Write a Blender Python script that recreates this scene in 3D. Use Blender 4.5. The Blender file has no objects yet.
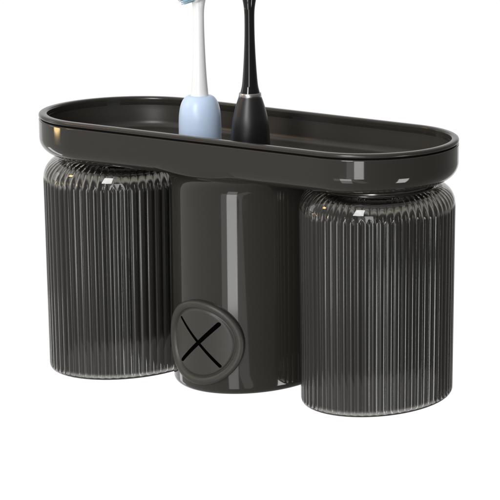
import bpy, bmesh, math, random
from mathutils import Vector, Matrix
from math import pi, sin, cos, sqrt, radians, hypot, atan2

# ------------------------------------------------------------------ setup
S = 0.036                      # metres per modelling unit (one tumbler radius)
scene = bpy.context.scene
C = scene.collection
random.seed(7)

scene.view_settings.view_transform = 'Standard'
scene.view_settings.look = 'None'
scene.view_settings.exposure = 0
scene.cycles.max_bounces = 24
scene.cycles.transmission_bounces = 18
scene.cycles.glossy_bounces = 10
scene.cycles.transparent_max_bounces = 16
scene.cycles.caustics_reflective = True
scene.cycles.caustics_refractive = True
scene.cycles.sample_clamp_indirect = 6.0

# ------------------------------------------------------------------ materials
def principled(name, col, rough=0.3, **kw):
    m = bpy.data.materials.new(name); m.use_nodes = True
    b = m.node_tree.nodes['Principled BSDF']
    b.inputs['Base Color'].default_value = (*col, 1)
    b.inputs['Roughness'].default_value = rough
    for k, v in kw.items():
        b.inputs[k].default_value = v
    return m

def add_micro(m, scale, rough_lo, rough_hi, bump=0.0, bscale=None):
    """uneven roughness and a faint surface waviness so that reflections are not mathematically clean"""
    nt = m.node_tree; b = nt.nodes['Principled BSDF']
    tc = nt.nodes.new('ShaderNodeTexCoord')
    n = nt.nodes.new('ShaderNodeTexNoise'); n.inputs['Scale'].default_value = scale
    n.inputs['Detail'].default_value = 5
    nt.links.new(tc.outputs['Object'], n.inputs['Vector'])
    mr = nt.nodes.new('ShaderNodeMapRange')
    mr.inputs['To Min'].default_value = rough_lo; mr.inputs['To Max'].default_value = rough_hi
    nt.links.new(n.outputs['Fac'], mr.inputs['Value'])
    nt.links.new(mr.outputs['Result'], b.inputs['Roughness'])
    if bump:
        n2 = nt.nodes.new('ShaderNodeTexNoise'); n2.inputs['Scale'].default_value = bscale
        n2.inputs['Detail'].default_value = 2
        nt.links.new(tc.outputs['Object'], n2.inputs['Vector'])
        bp = nt.nodes.new('ShaderNodeBump'); bp.inputs['Strength'].default_value = bump
        bp.inputs['Distance'].default_value = 0.001
        nt.links.new(n2.outputs['Fac'], bp.inputs['Height'])
        nt.links.new(bp.outputs['Normal'], b.inputs['Normal'])
    return m

M = {}
M['gloss'] = add_micro(principled('glossy_charcoal_plastic', (0.022, 0.0205, 0.0175), 0.06), 60, 0.045, 0.085)
M['inner'] = add_micro(principled('tray_charcoal_plastic', (0.033, 0.031, 0.027), 0.3, **{'Specular IOR Level': 0.4}), 60, 0.30, 0.38)
M['rim'] = add_micro(principled('rim_charcoal_plastic', (0.026, 0.024, 0.021), 0.2, **{'Specular IOR Level': 0.4}), 60, 0.17, 0.24)
M['seam'] = principled('seam_shadow_gap', (0.002, 0.002, 0.002), 0.8, **{'Specular IOR Level': 0.05})
M['rubber'] = add_micro(principled('soft_charcoal_rubber', (0.031, 0.0295, 0.026), 0.46), 90, 0.42, 0.5, 0.04, 900)
M['slit'] = principled('slit_shade_black', (0.001, 0.001, 0.001), 0.9, **{'Specular IOR Level': 0.0})
M['disc'] = principled('dark_polished_steel', (0.16, 0.155, 0.15), 0.18, **{'Metallic': 1.0})
M['smoke'] = principled('smoked_clear_plastic', (0.17, 0.165, 0.15), 0.02, **{'Transmission Weight': 1.0, 'IOR': 1.49})
def smoke_by_height(m):
    """clear-ish rounded base above, denser smoke down the ribbed wall"""
    nt = m.node_tree; b = nt.nodes['Principled BSDF']
    tc = nt.nodes.new('ShaderNodeTexCoord'); sp = nt.nodes.new('ShaderNodeSeparateXYZ')
    nt.links.new(tc.outputs['Object'], sp.inputs[0])
    mr = nt.nodes.new('ShaderNodeMapRange')
    mr.inputs['From Min'].default_value = 2.72*S; mr.inputs['From Max'].default_value = 2.82*S
    nt.links.new(sp.outputs['Z'], mr.inputs['Value'])
    mx = nt.nodes.new('ShaderNodeMix'); mx.data_type = 'RGBA'
    lip = nt.nodes.new('ShaderNodeMapRange')          # the thick lip at the mouth is clearer
    lip.inputs['From Min'].default_value = 0.085*S; lip.inputs['From Max'].default_value = 0.05*S
    lip.inputs['To Max'].default_value = 0.7
    nt.links.new(sp.outputs['Z'], lip.inputs['Value'])
    mxx = nt.nodes.new('ShaderNodeMath'); mxx.operation = 'MAXIMUM'
    nt.links.new(mr.outputs['Result'], mxx.inputs[0]); nt.links.new(lip.outputs['Result'], mxx.inputs[1])
    nt.links.new(mxx.outputs['Value'], mx.inputs['Factor'])
    mx.inputs['A'].default_value = (*WALL_T, 1); mx.inputs['B'].default_value = (*DOME_T, 1)
    nt.links.new(mx.outputs['Result'], b.inputs['Base Color'])
    m2 = nt.nodes.new('ShaderNodeMapRange')
    m2.inputs['To Min'].default_value = WALL_R; m2.inputs['To Max'].default_value = 0.02
    nt.links.new(mr.outputs['Result'], m2.inputs['Value'])
    nt.links.new(m2.outputs['Result'], b.inputs['Roughness'])
    # a little milky haze in the moulded wall
    df = nt.nodes.new('ShaderNodeBsdfDiffuse'); df.inputs['Color'].default_value = (0.30, 0.29, 0.27, 1)
    m3 = nt.nodes.new('ShaderNodeMapRange'); m3.inputs['To Min'].default_value = 0.035; m3.inputs['To Max'].default_value = 0.01
    nt.links.new(mr.outputs['Result'], m3.inputs['Value'])
    ms = nt.nodes.new('ShaderNodeMixShader'); out = nt.nodes['Material Output']
    nt.links.new(m3.outputs['Result'], ms.inputs[0]); nt.links.new(b.outputs[0], ms.inputs[1]); nt.links.new(df.outputs[0], ms.inputs[2])
    nt.links.new(ms.outputs[0], out.inputs['Surface'])
WALL_T, DOME_T, WALL_R = (0.026, 0.0255, 0.024), (0.42, 0.41, 0.385), 0.10
smoke_by_height(M['smoke'])
M['blue'] = add_micro(principled('pale_blue_satin_plastic', (0.57, 0.715, 0.93), 0.32), 80, 0.28, 0.36)
M['white'] = add_micro(principled('white_plastic', (0.84, 0.85, 0.86), 0.25), 80, 0.2, 0.3)
M['bristle_blue'] = principled('bristle_blue', (0.34, 0.50, 0.60), 0.5)
M['bristle_white'] = principled('bristle_white', (0.75, 0.78, 0.78), 0.5)
M['blackmatte'] = add_micro(principled('black_satin_rubber', (0.006, 0.0065, 0.008), 0.38), 90, 0.34, 0.42)
M['blackgloss'] = add_micro(principled('black_gloss_plastic', (0.004, 0.0045, 0.005), 0.08), 60, 0.06, 0.11)
M['chrome'] = principled('brushed_silver_metal', (0.42, 0.42, 0.42), 0.3, **{'Metallic': 1.0})

# ------------------------------------------------------------------ helpers
def link_mesh(name, bm, mat, parent=None, base=(0, 0, 0), smooth=True, sharp=None):
    """bm is in modelling units and world position; stored relative to base, in metres"""
    bmesh.ops.translate(bm, verts=bm.verts, vec=-Vector(base))
    bmesh.ops.scale(bm, verts=bm.verts, vec=(S, S, S))
    bmesh.ops.recalc_face_normals(bm, faces=bm.faces)
    me = bpy.data.meshes.new(name)
    for f in bm.faces: f.smooth = smooth
    if sharp:
        for e in bm.edges:
            if len(e.link_faces) == 2 and e.calc_face_angle(0) > radians(sharp): e.smooth = False
    bm.to_mesh(me); bm.free()
    for m in (mat if isinstance(mat, (list, tuple)) else [mat]): me.materials.append(m)
    o = bpy.data.objects.new(name, me); C.objects.link(o)
    if parent: o.parent = parent
    else: o.location = Vector(base) * S
    return o

def thing(name, label, cat, base, group=None):
    o = bpy.data.objects.new(name, None); C.objects.link(o)
    o.empty_display_size = 0.01
    o.location = Vector(base) * S
    o['label'] = label; o['category'] = cat
    if group: o['group'] = group
    return o

def loft(bm, rings, closed=True, mat_rows=None):
    """rings: list of vertex-coordinate lists of equal length -> quads"""
    vr = [[bm.verts.new(p) for p in r] for r in rings]
    n = len(rings[0])
    for i in range(len(vr) - 1):
        for j in range(n if closed else n - 1):
            k = (j + 1) % n
            f = bm.faces.new((vr[i][j], vr[i][k], vr[i+1][k], vr[i+1][j]))
            if mat_rows: f.material_index = mat_rows[i]
    return vr

def lathe(bm, prof, cx=0, cy=0, n=96, cap0=False, cap1=False):
    rings = [[(cx + r*cos(2*pi*j/n), cy + r*sin(2*pi*j/n), z) for j in range(n)] for r, z in prof]
    vr = loft(bm, rings)
    if cap0: bm.faces.new(vr[0])
    if cap1: bm.faces.new(vr[-1])
    return vr

def fillet(cx, cz, r, a0, a1, n=6):
    return [(cx + r*cos(radians(a0 + (a1-a0)*i/n)), cz + r*sin(radians(a0 + (a1-a0)*i/n))) for i in range(n+1)]

# ------------------------------------------------------------------ dimensions
L, R = 1.866, 1.151            # tray: half distance of the arc centres, outer radius
LC, YC = 2.009, -0.017         # tumbler axes
RC, YCOL, ZCB = 1.006, 0.022, -3.70
ZT = -0.60                     # tray underside
FL = -0.45                     # tray floor

NA, NS = 72, 40
def stadium(inset, z):
    r = R - inset; pts = []
    for i in range(NA + 1):
        a = -pi/2 + pi*i/NA; pts.append((L + r*cos(a), r*sin(a), z))
    for i in range(1, NS): pts.append((L - 2*L*i/NS, r, z))
    for i in range(NA + 1):
        a = pi/2 + pi*i/NA; pts.append((-L + r*cos(a), r*sin(a), z))
    for i in range(1, NS): pts.append((-L + 2*L*i/NS, -r, z))
    return pts

def fill_with_holes(bm, outer, holes):
    """flat face between an outer ring and round holes; rings are lists of BMVerts"""
    edges = []
    for ring in [outer] + holes:
        for i in range(len(ring)):
            a, b = ring[i], ring[(i+1) % len(ring)]
            e = bm.edges.get((a, b)) or bm.edges.new((a, b))
            edges.append(e)
    bmesh.ops.triangle_fill(bm, use_beauty=True, edges=edges)

BX, KX, BY = -0.688, 0.108, -0.15      # brush axes
HR = 0.30                              # hole radius in the tray floor

# ------------------------------------------------------------------ the holder
H = thing('toothbrush_holder', 'glossy charcoal holder with long oval tray over a round column with an X plug',
          'toothbrush holder', (0, YCOL, ZCB))
HB = (0, YCOL, ZCB)

# tray shell: inner wall, floor, outer wall, rounded bottom edge, underside
FR = 0.25
bm = bmesh.new()
prof = [(0.235, FL)] + [(0.235 - 0.10*sin(radians(a)), FL + 0.10 - 0.10*cos(radians(a))) for a in (20, 40, 60, 80, 90)]
prof += [(0.112, -0.20), (0.106, -0.12), (0.105, -0.082)]                                        # up the inner wall
prof += [(0.030, -0.075), (0.022, -0.078)]                                       # ledge under the rim cap
prof += [(0.006, -0.083), (0.0, -0.092), (0.0, -0.097), (0.0, -0.104), (0.0, -0.22), (0.0, ZT + FR + 0.012), (0.0, ZT + FR)]
prof += [(FR - FR*cos(radians(a)), ZT + FR - FR*sin(radians(a))) for a in (8, 16, 25, 34, 43, 52, 61, 70, 80, 90)]
vr = loft(bm, [stadium(i, z) for i, z in prof], mat_rows=[1]*7 + [0]*40)
holes_top, holes_bot = [], []
for hx in (BX, KX):
    prof_h = [(HR + 0.03, FL), (HR + 0.012, FL - 0.006), (HR, FL - 0.02), (HR, ZT)]
    hv = lathe(bm, prof_h, hx, BY, 48)
    holes_top.append(hv[0]); holes_bot.append(hv[-1])
nf = len(bm.faces)
fill_with_holes(bm, vr[0], holes_top)
bm.faces.ensure_lookup_table()
for f in bm.faces[nf:]: f.material_index = 1
fill_with_holes(bm, vr[-1], holes_bot)
link_mesh('tray', bm, [M['gloss'], M['inner']], H, HB, sharp=50)

# rim cap: thin ring on top of the tray wall with softened edges
bm = bmesh.new()
rp = [(0, 0), (0.05, -0.0815), (0.103, -0.0815), (0.103, -0.04), (0.102, -0.024), (0.097, -0.012), (0.088, -0.003), (0.078, 0.0),
      (0.030, 0.0), (0.017, -0.003), (0.007, -0.010), (0.002, -0.021), (0.0, -0.032), (0.001, -0.050), (0.008, -0.055), (0.05, -0.056)]
loft(bm, [stadium(i, z) for i, z in rp[1:]])
link_mesh('rim', bm, M['rim'], H, HB, sharp=60)
# dark joint line between cap and tray
bm = bmesh.new()
loft(bm, [stadium(i, z) for i, z in [(0.020, -0.050), (0.018, -0.060), (0.018, -0.080), (0.020, -0.090)]])
link_mesh('seam', bm, M['seam'], H, HB)

# column under the tray, its top flaring into the tray's underside
def tray_inset(z):
    if z > ZT + FR: return 0.0
    d = min(FR, ZT + FR - z)
    return FR - sqrt(max(0, FR*FR - d*d))
def edge_dist(a, z, w=1.0):
    """distance from the column axis to the tray side in direction a"""
    r = R - w*tray_inset(z); sx, sy = cos(a), sin(a)
    lo, hi = 0.1, 6
    for _ in range(40):
        m = (lo+hi)/2; x, y = m*sx, YCOL + m*sy
        ex = max(abs(x) - L, 0)
        if hypot(ex, y) < r: lo = m
        else: hi = m
    return lo
bm = bmesh.new()
n = 160; rings = []
FLR = 0.30
def soft_min(p, q, k):
    h = max(0.0, min(1.0, 0.5 + 0.5*(q - p)/k))
    return q*(1 - h) + p*h - k*h*(1 - h)
zs = [-0.33, -0.36, -0.39, -0.42, -0.45, -0.48, -0.51, -0.53, -0.55, -0.57, -0.59, -0.61, -0.63, -0.65, -0.67, -0.69, -0.71, -0.73, -0.76, -0.79, -0.82, -0.9, -1.0, -1.5, -2.0, -2.5, -3.0, -3.4]
def side_fade(a):
    """0 straight in front (and behind), 1 towards the two tumblers"""
    d = abs(((a + pi/2 + pi/2) % pi) - pi/2)
    t = max(0.0, min(1.0, (d - 0.03)/0.70)); return t*t*(3 - 2*t)
for z in zs:
    ring = []
    t = max(0, min(FLR, z + 0.82))
    flare = FLR - sqrt(max(0, FLR*FLR - t*t))
    for j in range(n):
        a = 2*pi*j/n
        lim = min(edge_dist(a, z, side_fade(a)) - RC - 0.0015 - 0.004*side_fade(a), 0.6) if z > ZT else edge_dist(a, -0.3) - RC
        r = RC + (max(0.0, soft_min(flare, lim, 0.05)) if t > 0.02 else 0.0)
        # inside the tray's hollow the flare stays below the floor
        zz = min(z, -0.51) if edge_dist(a, -0.3) - r > 0.07 else z
        ring.append((r*cos(a), YCOL + r*sin(a), zz))
    rings.append(ring)
for r, z in fillet(RC - 0.11, ZCB + 0.11, 0.11, 0, -90, 7):
    rings.append([(r*cos(2*pi*j/n), YCOL + r*sin(2*pi*j/n), z) for j in range(n)])
for r in (0.80, 0.78):
    rings.append([(r*cos(2*pi*j/n), YCOL + r*sin(2*pi*j/n), ZCB + (0.0 if r == 0.80 else 0.03)) for j in range(n)])
vr = loft(bm, rings)
bm.faces.new(vr[-1])
link_mesh('column', bm, M['gloss'], H, HB, sharp=70)

# discs under the tray that the tumblers cling to
for s in (-1, 1):
    bm = bmesh.new()
    dp = [(0.0001, ZT - 0.105), (0.60, ZT - 0.105)] + fillet(0.69, ZT - 0.075, 0.03, -90, 0, 4) + fillet(0.70, ZT - 0.03, 0.02, 0, 60, 3) + [(0.69, ZT - 0.006), (0.69, ZT + 0.01)]
    lathe(bm, dp, s*LC, YC, 96)
    link_mesh('magnet_disc', bm, M['disc'], H, HB, sharp=50)

# X-slit plug, wrapped round the column
PA, PZ = radians(-92.8), -2.943
def plug_pt(u, v, h):
    a = PA + u/RC
    return ((RC + h)*cos(a), YCOL + (RC + h)*sin(a), PZ + v)
bm = bmesh.new()
PR = 0.605
pp = [(PR, -0.03), (PR, 0.030), (PR - 0.006, 0.048), (PR - 0.022, 0.064), (PR - 0.045, 0.070), (PR - 0.072, 0.066), (PR - 0.095, 0.052),
      (PR - 0.106, 0.036), (PR - 0.114, 0.020), (PR - 0.126, 0.020), (PR - 0.136, 0.032)]
rr = PR - 0.15
while rr > 0.03:
    pp.append((rr, 0.036)); rr -= 0.025
n = 96
rings = [[plug_pt(r*cos(2*pi*j/n), r*sin(2*pi*j/n), h) for j in range(n)] for r, h in pp]
vr = loft(bm, rings)
bm.faces.new(vr[-1])
bmesh.ops.triangulate(bm, faces=[f for f in bm.faces if len(f.verts) > 4])
plug = link_mesh('squeeze_plug', bm, M['rubber'], H, HB, sharp=60)
plug['label'] = 'round soft rubber plug with an X slit on the front of the column'
# the two cuts: their shade as black tapered strips laid on the plug's face
def slit(ang, length, w0, w1):
    bm = bmesh.new(); N = 90; rows = []
    for i in range(N + 1):
        t = -1 + 2*i/N
        w = (w0 + (w1 - w0)*(t + 1)/2)
        w *= sqrt(max(0.0, 1 - max(0.0, (abs(t)*length - length + w)/w)**2))*0.98 + 0.02
        cu, cv = t*length*cos(ang), t*length*sin(ang)
        du, dv = -sin(ang)*w, cos(ang)*w
        rows.append([plug_pt(cu + du, cv + dv, 0.0375), plug_pt(cu + du*0.8, cv + dv*0.8, 0.0395), plug_pt(cu - du*0.8, cv - dv*0.8, 0.0395), plug_pt(cu - du, cv - dv, 0.0375)])
    loft(bm, rows, closed=False)
    return link_mesh('slit', bm, M['slit'], plug, HB)
slit(radians(45.5), 0.445, 0.024, 0.031)
o = slit(radians(-46), 0.455, 0.017, 0.023)

# ------------------------------------------------------------------ tumblers
NR, SEG = 62, 12
ZB = -3.74
def tumbler_bm(cx):
    bm = bmesh.new(); n = NR*SEG
    def rib(j):
        ph = ((j % SEG)/SEG - 0.5)*2           # -1..1 across one rib
        return -(ph*ph)                        # 0 on the crest, -1 in the valley
    A = 0.0175
    def inner(r, z, k):
        return [((cx + (r - 0.020*k*(1 + rib(j)))*cos(2*pi*j/n)), YC + (r - 0.020*k*(1 + rib(j)))*sin(2*pi*j/n), z) for j in range(n)]
    def outer(r, z, k, push=0.0):
        return [((cx + (r + A*k*rib(j))*cos(2*pi*j/n)), YC + (r + A*k*rib(j))*sin(2*pi*j/n), z) for j in range(n)]
    rings = []
    # outside, from the centre of the (upturned) base outwards and down
    rings += [outer(r, -0.712, 0) for r in (0.02, 0.35, 0.70)]
    rings += [outer(0.725, -0.708, 0), outer(0.738, -0.70, 0), outer(0.745, -0.675, 0), outer(0.752, -0.660, 0), outer(0.765, -0.652, 0)]
    for a in (12, 24, 36, 48, 58, 68, 76):
        rings.append(outer(0.765 + 0.235*sin(radians(a)), -0.952 + 0.30*cos(radians(a)), 0))
    rings.append(outer(0.997, -0.915, 0.06)); rings.append(outer(1.0, -0.945, 0.35)); rings.append(outer(1.001, -0.965, 0.75)); rings.append(outer(1.001, -0.99, 1))
    for z in (-1.5, -2.0, -2.5, -3.0, -3.4, -3.64):
        rings.append(outer(1.0 - 0.016*(-z - 1)/2.7, z, 1))
    rings += [outer(0.984, -3.675, 0.8), outer(0.982, -3.69, 0.4), outer(0.979, -3.705, 0.1), outer(0.968, -3.726, 0), outer(0.950, -3.738, 0), outer(0.93, -3.74, 0), outer(0.905, -3.735, 0), outer(0.895, -3.72, 0)]
    # inside, back up
    for z in (-3.6, -3.0, -2.4, -1.8, -1.3, -1.06):
        rings.append(inner(0.905 + 0.012*(z + 3.72)/2.7, z, 1))
    for a in (70, 55, 40, 25, 10):
        rings.append(inner(0.70 + 0.215*sin(radians(a)), -1.0 + 0.21*cos(radians(a)), 1))
    rings += [outer(0.66, -0.79, 0), outer(0.35, -0.79, 0), outer(0.02, -0.79, 0)]
    vr = loft(bm, rings)
    bm.faces.new(vr[0]); bm.faces.new(vr[-1])
    return bm
tl = link_mesh('tumbler', tumbler_bm(-LC), M['smoke'], None, (-LC, YC, ZB), sharp=75)
tl['label'] = 'smoked ribbed tumbler upside down under the tray, its side hidden behind the round column'
tl['category'] = 'tumbler'; tl['group'] = 'ribbed tumblers under the tray'
tr = tl.copy(); C.objects.link(tr); tr.location = Vector((LC, YC, ZB))*S; tr.rotation_euler.z = radians(37.3)
tr['label'] = 'smoked ribbed tumbler upside down under the tray, overlapping in front of the round column'

# ------------------------------------------------------------------ toothbrushes
K = 1/79.9
ZBASE = -3.3
def smooth_profile(pts, sub=5):
    """Catmull-Rom through (r, z)"""
    out = []
    for i in range(len(pts) - 1):
        p0 = pts[max(i-1, 0)]; p1 = pts[i]; p2 = pts[i+1]; p3 = pts[min(i+2, len(pts)-1)]
        for k in range(sub):
            t = k/sub
            out.append(tuple(0.5*((2*p1[q]) + (-p0[q]+p2[q])*t + (2*p0[q]-5*p1[q]+4*p2[q]-p3[q])*t*t + (-p0[q]+3*p1[q]-3*p2[q]+p3[q])*t**3) for q in (0, 1)))
    out.append(pts[-1]); return out

def bristle_pad(parent, base, centre, axis, rad, tufts, length, mats, name='bristles'):
    axis = Vector(axis).normalized()
    side = axis.cross(Vector((0, 0, 1))).normalized(); up = side.cross(axis)
    bm = bmesh.new()
    for i in range(tufts):
        rr = rad*sqrt((i + 0.5)/tufts); an = i*2.39996
        c = Vector(centre) + side*rr*cos(an) + up*rr*sin(an)
        mi = 0 if (rr > rad*0.55) else 1
        for k in range(5):
            off = side*random.uniform(-1, 1)*0.018 + up*random.uniform(-1, 1)*0.018
            w = 0.007; p0 = c + off; ln = length*random.uniform(0.9, 1.04)
            tip = p0 + axis*ln + off*0.5
            a = [bm.verts.new(p0 + side*w*cos(q) + up*w*sin(q)) for q in (0, 2.094, 4.189)]
            b = [bm.verts.new(tip + side*w*0.8*cos(q) + up*w*0.8*sin(q)) for q in (0, 2.094, 4.189)]
            for q in range(3):
                f = bm.faces.new((a[q], a[(q+1) % 3], b[(q+1) % 3], b[q])); f.material_index = mi
            f = bm.faces.new(b); f.material_index = mi
    return link_mesh(name, bm, mats, parent, base)

def disc_shell(bm, centre, axis, prof, n=48):
    """lathe round an arbitrary axis: prof (r, along)"""
    axis = Vector(axis).normalized()
    side = axis.cross(Vector((0, 0, 1))).normalized(); up = side.cross(axis)
    rings = [[Vector(centre) + axis*h + side*r*cos(2*pi*j/n) + up*r*sin(2*pi*j/n) for j in range(n)] for r, h in prof]
    vr = loft(bm, rings); bm.faces.new(vr[0]); bm.faces.new(vr[-1])

# --- blue electric toothbrush
BB = (BX, BY, ZBASE)
T = thing('toothbrush', 'pale blue toothbrush with a white neck standing in the tray, left of the black one', 'toothbrush', BB, 'toothbrushes standing in the tray')
bm = bmesh.new()
pr = [(0.20, ZBASE), (0.235, ZBASE + 0.02), (0.25, ZBASE + 0.08), (0.262, -2.5), (0.264, -1.2), (0.264, -0.25), (0.262, 0.0), (0.254, 0.12), (0.236, 0.22),
      (0.212, 0.285), (0.184, 0.328), (0.160, 0.348), (0.145, 0.355)]
lathe(bm, smooth_profile(pr) + [(0.13, 0.358), (0.10, 0.358)], BX, BY, 64, True, True)
link_mesh('handle', bm, M['blue'], T, BB, sharp=50)
bm = bmesh.new()
pn = [(0.112, 0.35), (0.108, 0.38), (0.097, 0.52), (0.085, 0.72), (0.076, 0.95), (0.069, 1.20), (0.066, 1.42), (0.068, 1.56), (0.078, 1.66), (0.088, 1.74), (0.080, 1.95), (0.05, 2.1)]
lathe(bm, smooth_profile(pn), BX, BY, 48, True, True)
nk = link_mesh('neck', bm, M['white'], T, BB, sharp=60)
HA = Vector((-0.45, -0.85, -0.22)).normalized()
hc = Vector((BX, BY, 1.90)) + HA*0.03
bm = bmesh.new()
disc_shell(bm, hc, HA, [(0.04, -0.07), (0.12, -0.055), (0.18, -0.01), (0.205, 0.04), (0.205, 0.075), (0.195, 0.085), (0.05, 0.085)])
hd = link_mesh('head', bm, M['white'], T, BB, sharp=60)
bristle_pad(hd, BB, hc + HA*0.083, HA, 0.17, 60, 0.15, [M['bristle_blue'], M['bristle_white']])

# --- black electric toothbrush
KB = (KX, BY, ZBASE)
T = thing('toothbrush', 'black toothbrush with a silver collar standing in the tray, right of the blue one', 'toothbrush', KB, 'toothbrushes standing in the tray')
bm = bmesh.new()
pr = [(0.18, ZBASE), (0.215, ZBASE + 0.02), (0.23, ZBASE + 0.08), (0.243, -2.5), (0.246, -1.2), (0.246, -0.35), (0.243, -0.2), (0.236, -0.06), (0.222, 0.09),
      (0.195, 0.23), (0.165, 0.345), (0.147, 0.405), (0.141, 0.425)]
lathe(bm, smooth_profile(pr), KX, BY, 64, True, True)
link_mesh('handle', bm, M['blackmatte'], T, KB, sharp=60)
bm = bmesh.new()
lathe(bm, [(0.10, 0.414), (0.140, 0.414), (0.143, 0.419), (0.138, 0.474), (0.133, 0.480), (0.10, 0.480)], KX, BY, 64, True, True)
link_mesh('collar', bm, M['chrome'], T, KB, sharp=40)
bm = bmesh.new()
pn = [(0.122, 0.478), (0.118, 0.50), (0.102, 0.58), (0.090, 0.72), (0.079, 0.90), (0.070, 1.10), (0.064, 1.30), (0.0625, 1.52), (0.066, 1.65), (0.076, 1.74), (0.085, 1.80), (0.095, 1.92), (0.07, 2.30)]
lathe(bm, smooth_profile(pn), KX, BY, 48, True, True)
link_mesh('neck', bm, M['blackgloss'], T, KB, sharp=60)
# oblong head, wholly above the frame
KA = Vector((-0.2, -1, 0)).normalized()
bm = bmesh.new()
sd = KA.cross(Vector((0, 0, 1))).normalized()
rings = []
for h, g in ((-0.07, 0.75), (-0.04, 0.95), (0.03, 1.0), (0.06, 0.93)):
    rings.append([Vector((KX, BY, 2.35)) + KA*h + sd*0.15*g*cos(2*pi*j/40) + Vector((0, 0, 0.36*g*sin(2*pi*j/40))) for j in range(40)])
vr = loft(bm, rings); bm.faces.new(vr[0]); bm.faces.new(vr[-1])
hd = link_mesh('head', bm, M['blackgloss'], T, KB, sharp=50)
bristle_pad(hd, KB, Vector((KX, BY, 2.35)) + KA*0.06, KA, 0.12, 40, 0.22, [M['bristle_white'], M['bristle_white']])

# ------------------------------------------------------------------ backdrop
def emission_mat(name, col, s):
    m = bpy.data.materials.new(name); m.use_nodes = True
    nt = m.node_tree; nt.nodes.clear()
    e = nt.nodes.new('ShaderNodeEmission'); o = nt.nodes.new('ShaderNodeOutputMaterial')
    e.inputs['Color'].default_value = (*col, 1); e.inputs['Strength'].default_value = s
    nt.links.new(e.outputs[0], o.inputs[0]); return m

# ------------------------------------------------------------------ camera
YAW, PITCH, ROLL, DIST, F = 0.1598, 0.1587, 0.0778, 21.9992, 1716.7886
TX, TZ, PX, PY = 13.3295, 1.8827, 1182.7763, 88.545
back = Vector((sin(YAW)*cos(PITCH), -cos(YAW)*cos(PITCH), sin(PITCH)))
right = Vector((cos(YAW), sin(YAW), 0)); up = back.cross(right)
r2 = right*cos(ROLL) + up*sin(ROLL); u2 = up*cos(ROLL) - right*sin(ROLL)
camloc = Vector((TX, 0, TZ)) + back*DIST
cd = bpy.data.cameras.new('camera'); cam = bpy.data.objects.new('camera', cd); C.objects.link(cam)
m = Matrix.Identity(4)
for i in range(3):
    m[i][0], m[i][1], m[i][2], m[i][3] = r2[i], u2[i], back[i], camloc[i]*S
cam.matrix_world = m
cd.sensor_fit = 'HORIZONTAL'; cd.sensor_width = 36
cd.lens = F/500*36
cd.shift_x = (250 - PX)/500; cd.shift_y = (PY - 250)/500
cd.clip_start = 0.01; cd.clip_end = 100
scene.camera = cam

# glowing backdrop sheet behind the holder, square to the view; its white is emitted
view = (Vector((0, 0, -1.8)) - camloc).normalized()
bc = Vector((0, 0, -1.8)) + view*7
bs = view.cross(Vector((0, 0, 1))).normalized(); bu = bs.cross(view)
bm = bmesh.new()
rows = []
for i in range(9):
    rows.append([bc + bs*(-7 + 14*j/8) + bu*(-5.6 + 12*i/8) for j in range(9)])
loft(bm, rows, closed=False)
bd = link_mesh('backdrop', bm, emission_mat('white_backdrop_glow', (1, 1, 1), 1.02), None, tuple(bc))
bd['kind'] = 'structure'

# ------------------------------------------------------------------ light
w = bpy.data.worlds.new('World'); scene.world = w; w.use_nodes = True
nt = w.node_tree
bg = nt.nodes['Background']
tc = nt.nodes.new('ShaderNodeTexCoord')
sep = nt.nodes.new('ShaderNodeSeparateXYZ')
nt.links.new(tc.outputs['Generated'], sep.inputs[0])
mr = nt.nodes.new('ShaderNodeMapRange')
mr.inputs['From Min'].default_value = -0.9; mr.inputs['From Max'].default_value = 0.9
mr.inputs['To Min'].default_value = 0.60; mr.inputs['To Max'].default_value = 0.17
nt.links.new(sep.outputs['X'], mr.inputs['Value'])
mz = nt.nodes.new('ShaderNodeMapRange'); mz.interpolation_type = 'SMOOTHSTEP'
mz.inputs['From Min'].default_value = 0.12; mz.inputs['From Max'].default_value = 0.85
mz.inputs['To Min'].default_value = 1.0; mz.inputs['To Max'].default_value = 2.0
nt.links.new(sep.outputs['Z'], mz.inputs['Value'])
mu = nt.nodes.new('ShaderNodeMath'); mu.operation = 'MULTIPLY'
nt.links.new(mr.outputs['Result'], mu.inputs[0]); nt.links.new(mz.outputs['Result'], mu.inputs[1])
nt.links.new(mu.outputs['Value'], bg.inputs['Strength'])
bg.inputs['Color'].default_value = (1.0, 0.97, 0.92, 1)

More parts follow.
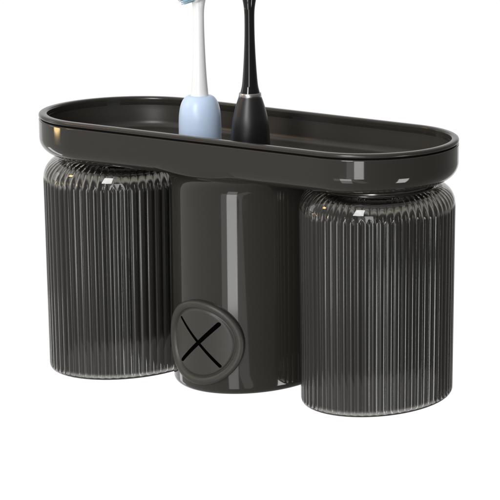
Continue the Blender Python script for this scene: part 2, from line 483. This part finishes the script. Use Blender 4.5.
def area(name, az, el, dist, sx, sy, radiance, col=(1, 1, 1), target=(0, 0, -1.8), roll=0):
    """az measured from straight in front of the holder, towards +x; distances in units"""
    a, e = radians(az), radians(el)
    t = Vector(target)
    p = t + Vector((sin(a)*cos(e), -cos(a)*cos(e), sin(e)))*dist
    ld = bpy.data.lights.new(name, 'AREA'); ld.shape = 'RECTANGLE'
    ld.size = sx*S; ld.size_y = sy*S
    ld.energy = radiance*pi*sx*S*sy*S
    ld.color = col
    o = bpy.data.objects.new(name, ld); C.objects.link(o)
    o.location = p*S
    o.rotation_euler = (t - p).to_track_quat('-Z', 'Y').to_euler()
    if roll: o.rotation_euler.rotate_axis('Z', radians(roll))
    return o
DROP = 26*math.tan(radians(15))            # a level mirror-like wall seen from 15 degrees above looks this far down
def upright(name, az, dist, wid, z_lo, z_hi, radiance, col=(1, 1, 1)):
    a = radians(az); zc = (z_lo + z_hi)/2
    ld = bpy.data.lights.new(name, 'AREA'); ld.shape = 'RECTANGLE'
    ld.size = wid*S; ld.size_y = (z_hi - z_lo)*S
    ld.energy = radiance*pi*wid*S*(z_hi - z_lo)*S; ld.color = col
    o = bpy.data.objects.new(name, ld); C.objects.link(o)
    o.location = Vector((sin(a)*dist, -cos(a)*dist, zc))*S
    o.rotation_euler = Vector((-sin(a), cos(a), 0)).to_track_quat('-Z', 'Z').to_euler()
    q = Matrix((( cos(a), 0, sin(a)), (sin(a), 0, -cos(a)), (0, 1, 0)))     # columns: lamp x, y, z
    o.rotation_euler = Matrix(((cos(a), 0, sin(a)), (sin(a), 0, -cos(a)), (0, 1, 0))).to_euler()
    return o
upright('strip_lamp', 8.5, 26, 6.6, -10.0, -6.4, 6.0)
upright('strip_lamp_upper', 25, 26, 5.2, -6.3, 3, 6.0)
upright('added_strip_low', 8.5, 26, 6.6, -18, -10.1, 2.0)  # added lamp, carries the rib lines down to the tumblers' mouths
upright('strip_lamp_high', 10, 26, 6.4, 3.4, 18, 17.0)
upright('dim_strip_lamp', -3.2, 26, 3.4, -11, -6.4, 0.9)
upright('dim_strip_lamp_upper', 14.5, 26, 4.0, -6.3, 3, 0.9)
o = upright('slant_dim_lamp', 25, 26.5, 5.0, -18, -6.5, 0.6)
o.rotation_euler.rotate_axis('Z', radians(40))
upright('right_strip_lamp', 79, 24, 5.5, -18, -7.8, 8.0)
upright('added_left_strip', -92, 24, 3.6, -18, -8.8, 2.6)  # added out of view so the left tumbler's ribs catch light lines
upright('left_high_lamp', -75, 24, 4.0, -2.6, 6, 1.6)
o = upright('warm_lamp', -66, 22, 4.4, -4.09, -3.84, 16.0, (1.0, 0.66, 0.28))
o.data.shape = 'ELLIPSE'
area('warm_lamp_high', -51, 24, 24, 2.2, 2.4, 26.0, (1.0, 0.62, 0.25))
